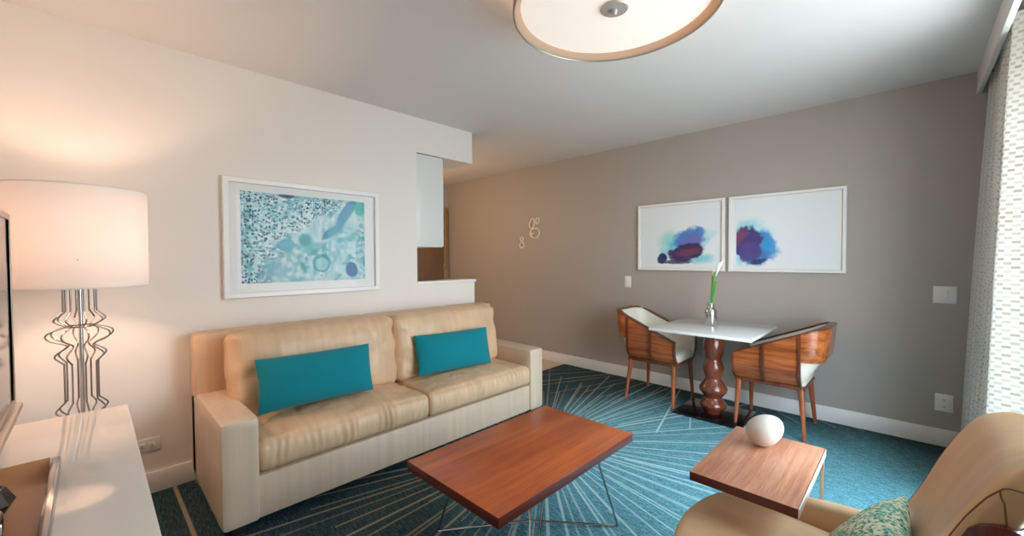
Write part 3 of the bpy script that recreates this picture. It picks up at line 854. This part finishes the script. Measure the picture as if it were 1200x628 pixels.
# low faceted bowl and a chrome ring standing on the tray
t = thing('bowl', 'dark faceted bowl standing on the tan tray', 'bowl', (1.655, -4.398, .757))
finish('body', lathe(bmesh.new(), [(0, 0), (.030, 0), (.052, .038), (.036, .072), (.032, .072), (.046, .038), (.026, .006), (0, .006)], 8, ph=.2), DARKBR, t, 20)
t = thing('napkin_ring', 'round chrome ring standing on the tan tray', 'ring', (1.775, -4.362, .757))
bm = bmesh.new(); pts = [(.026*math.cos(2*PI*k/32), 0, .033+.026*math.sin(2*PI*k/32)) for k in range(32)]
tube(bm, pts, .006, 10, True); finish('hoop', bm, CHROME, t, 80)

# end table hidden behind the console, under the lamp
t = thing('end_table', 'small white end table under the table lamp behind the console', 'table', (.45, -4.33, 0))
finish('table_top', lathe(bmesh.new(), [(0, .585), (.19, .585), (.195, .59), (.195, .60), (.19, .605), (0, .605)], 40), GLOSSW, t)
finish('column', lathe(bmesh.new(), [(.025, .012), (.025, .585)], 20), CHROME, t)
finish('base', lathe(bmesh.new(), [(0, 0), (.15, 0), (.15, .012), (0, .012)], 40), CHROME, t)

LX, LY = .463, -4.252
t = thing('table_lamp', 'lit table lamp with a white drum shade on bent chrome wires', 'lamp', (LX, LY, .605))
z0 = .605
wp = [(.012, .612), (.046, .620), (.060, .655), (.077, .672), (.084, .687), (.072, .704), (.058, .720), (.055, .735), (.055, .885), (.058, .895), (.078, .918), (.083, .930), (.074, .943), (.052, .960), (.045, .972), (.060, .983),
      (.092, .998), (.108, 1.015), (.104, 1.032), (.080, 1.045), (.052, 1.055), (.050, 1.060), (.066, 1.070), (.083, 1.085), (.076, 1.100), (.058, 1.120), (.054, 1.14), (.054, 1.28)]
def spline(P, n=5):
    out = []
    for i in range(len(P)-1):
        p0, p1, p2, p3 = P[max(0, i-1)], P[i], P[i+1], P[min(len(P)-1, i+2)]
        for j in range(n):
            f = j/n
            out.append(tuple(.5*(2*b+(c-a)*f+(2*a-5*b+4*c-d)*f*f+(3*b-a-3*c+d)*f**3) for a, b, c, d in zip(p0, p1, p2, p3)))
    return out+[P[-1]]
wp = spline(wp, 4)
for k in range(8):
    a = 2*PI*(k+.3)/8
    pts = [(r*math.cos(a), r*math.sin(a), z-z0) for r, z in wp]
    finish('wire', tube(bmesh.new(), pts, .0034, 8), DARKCH, t, 60)
finish('center_rod', lathe(bmesh.new(), [(.008, .005), (.008, .78)], 14), CHROME, t)
finish('base', lathe(bmesh.new(), [(0, 0), (.07, 0), (.07, .006), (.02, .012), (0, .012)], 32), CHROME, t)
finish('tie_ring', tube(bmesh.new(), [(.05*math.cos(2*PI*k/32), .05*math.sin(2*PI*k/32), 1.057-z0) for k in range(32)], .004, 6, True), DARKCH, t, 60)
sz0, sz1, sr = 1.235-z0, 1.668-z0, .236
bm = bmesh.new(); lathe(bm, [(sr, sz0), (sr, sz1), (sr-.003, sz1), (sr-.003, sz0), (sr, sz0)], 64, caps=False)
sh = finish('lamp_shade', bm, SHADE, t, 50)
for zz in (sz0, sz1):
    finish('trim_ring', tube(bmesh.new(), [(sr*math.cos(2*PI*k/64), sr*math.sin(2*PI*k/64), zz) for k in range(64)], .003, 6, True), TRIM, sh, 60)
bm = bmesh.new()
for k in range(3): tube(bm, [(0, 0, sz0+.12), (sr*math.cos(2*PI*k/3), sr*math.sin(2*PI*k/3), sz0+.12)], .002, 6)
finish('spider', bm, CHROME, sh, 60)

# ------------------------------------------------------------------ ceiling light
CX, CY, CR = 2.223, -2.630, .430
t = thing('ceiling_light', 'round drum ceiling light with a glowing diffuser and nickel finial', 'ceiling light', (CX, CY, H))
bm = bmesh.new(); lathe(bm, [(CR, -.198), (CR, -.055), (CR-.003, -.055), (CR-.003, -.198), (CR, -.198)], 96, caps=False)
dm = finish('drum_shade', bm, DRUM, t, 50)
bm = bmesh.new()
for z in (-.2, -.055): tube(bm, [(CR*math.cos(2*PI*k/96), CR*math.sin(2*PI*k/96), z) for k in range(96)], .004, 6, True)
finish('hoop', bm, NICKEL, dm, 60)
bm = bmesh.new()
for k in range(24):
    a = 2*PI*k/24; b_ = a+2*PI/24
    for s0, s1 in ((a, b_), (b_, a)): tube(bm, [(((CR+.002)*math.cos(s0+(s1-s0)*j/4)), ((CR+.002)*math.sin(s0+(s1-s0)*j/4)), -.2+.145*j/4) for j in range(5)], .0018, 5)
finish('lattice', bm, NICKEL, dm, 60)
finish('diffuser', lathe(bmesh.new(), [(0, -.178), (CR-.03, -.172), (CR-.03, -.165), (0, -.17)], 96), DIFF, t, 50)
bm = bmesh.new(); lathe(bm, [(CR-.004, -.196), (CR-.03, -.176), (CR-.03, -.17), (CR-.004, -.190)], 96, caps=False)
finish('inner_band', bm, DRUM, t, 50)
finish('canopy', lathe(bmesh.new(), [(0, 0), (.07, 0), (.07, -.02), (.03, -.03), (.012, -.03), (.012, -.165), (0, -.165)], 32), NICKEL, t)
finish('finial', lathe(bmesh.new(), [(0, -.176), (.056, -.178), (.060, -.183), (.056, -.188), (.014, -.191), (.011, -.203), (.007, -.209), (0, -.21)], 32), FINIAL, t)

# ------------------------------------------------------------------ curtain
t = thing('curtain', 'sheer woven off-white curtain hanging beside the taupe wall', 'curtain', (3.55, -.05, 0))
def cur(u, v):
    y = -1.05*u; z = .03+2.50*v
    amp = .040+.045*(1-v)
    ph = 2*PI*(u*8.2)+.6*math.sin(2.2*v+u*9)
    x = -.015-.05*(1-v)+amp*math.sin(ph)+.012*math.sin(ph*2.1+v*3)
    return Vector((x, y+.015*math.cos(ph)-.02, z))
bm = bmesh.new(); vs = grid(bm, cur, 220, 30); uvl = bm.loops.layers.uv.new('UVMap')
bm.verts.index_update(); lut = {}
for i in range(221):
    for j in range(31): lut[vs[i][j]] = (i/220*1.9, j/30*2.5)
for f_ in bm.faces:
    for l in f_.loops: l[uvl].uv = lut[l.vert]
finish('cloth', bm, CURT, t, 80)
finish('curtain_rail', BX(-.02, .02, -3.9, -.0, 2.545, 2.597, bev=.004), TRIM, t)
def cur2(u, v):
    p = cur(u, v); p.y = -2.75-.9*u+(p.y+1.05*u); return p
t2 = thing('curtain', 'sheer woven off-white curtain at the camera end of the window', 'curtain', (3.55, -.05, 0))
bm = bmesh.new(); vs = grid(bm, cur2, 160, 16); uvl = bm.loops.layers.uv.new('UVMap'); lut = {}
for i in range(161):
    for j in range(17): lut[vs[i][j]] = (i/160*1.9, j/16*2.5)
for f_ in bm.faces:
    for l in f_.loops: l[uvl].uv = lut[l.vert]
finish('cloth', bm, CURT, t2, 80)

# ------------------------------------------------------------------ lights and sky
def light(name, kind, loc, energy, col, **k):
    L = bpy.data.lights.new(name, kind); L.energy = energy; L.color = col
    for a, b in k.items(): setattr(L, a, b)
    o = bpy.data.objects.new(name, L); COL.objects.link(o); o.location = loc; return o
light('lamp_bulb', 'POINT', (LX, LY, 1.45), 15, (1, .69, .50), shadow_soft_size=.05)
light('ceiling_bulb', 'POINT', (CX+.15, CY, H-.105), 24, (1, .74, .56), shadow_soft_size=.06)
light('hall_bulb', 'POINT', (-1.5, -1.70, 2.05), 24, (1, .64, .34), shadow_soft_size=.12)
p = light('window_portal', 'AREA', (WX+.2, (wy0+wy1)/2, (wz0+wz1)/2), 1, (1, 1, 1), shape='RECTANGLE', size=wz1-wz0, size_y=wy1-wy0)
p.rotation_euler = (0, -PI/2, 0); p.rotation_euler = (0, PI/2, 0); p.data.cycles.is_portal = True
W = bpy.data.worlds.new('sky'); S.world = W; W.use_nodes = True
g = G(W); bg = g.N['Background']
zc = g.xyz(g.coord('Generated'))[2]
skyc = g.mix(g.ss(zc, -.06, .04), (.50, .55, .57, 1), g.mix(g.ss(zc, 0, .7), (.86, .95, 1.0, 1), (.56, .78, 1.0, 1)))
g.put(bg.inputs[0], skyc); bg.inputs[1].default_value = 11.5

# ------------------------------------------------------------------ camera and view
cam = bpy.data.cameras.new('camera'); co = bpy.data.objects.new('camera', cam); COL.objects.link(co)
yaw, pitch, roll = .7729, -.0232, -.0045
cy_, sy_ = math.cos(yaw), math.sin(yaw)
fw = Vector((-sy_, cy_, 0)); rt = Vector((cy_, sy_, 0)); up = Vector((0, 0, 1))
F = fw*math.cos(pitch)+up*math.sin(pitch); u2 = up*math.cos(pitch)-fw*math.sin(pitch)
R_ = rt*math.cos(roll)+u2*math.sin(roll); U = u2*math.cos(roll)-rt*math.sin(roll)
co.matrix_world = Matrix(((R_.x, U.x, -F.x, 3.1494), (R_.y, U.y, -F.y, -4.2132), (R_.z, U.z, -F.z, 1.3517), (0, 0, 0, 1)))
cam.sensor_width = 36; cam.lens = 480.9/1200*36; cam.clip_start = .02
S.camera = co
S.view_settings.view_transform = 'Standard'; S.view_settings.look = 'None'
S.view_settings.exposure = 0.08; S.view_settings.gamma = 1.0; S.view_settings.use_curve_mapping = False
S.cycles.use_denoising = True; S.cycles.max_bounces = 10; S.cycles.diffuse_bounces = 6; S.cycles.transparent_max_bounces = 12
S.cycles.sample_clamp_indirect = 6
S.cycles.caustics_reflective = False; S.cycles.caustics_refractive = False
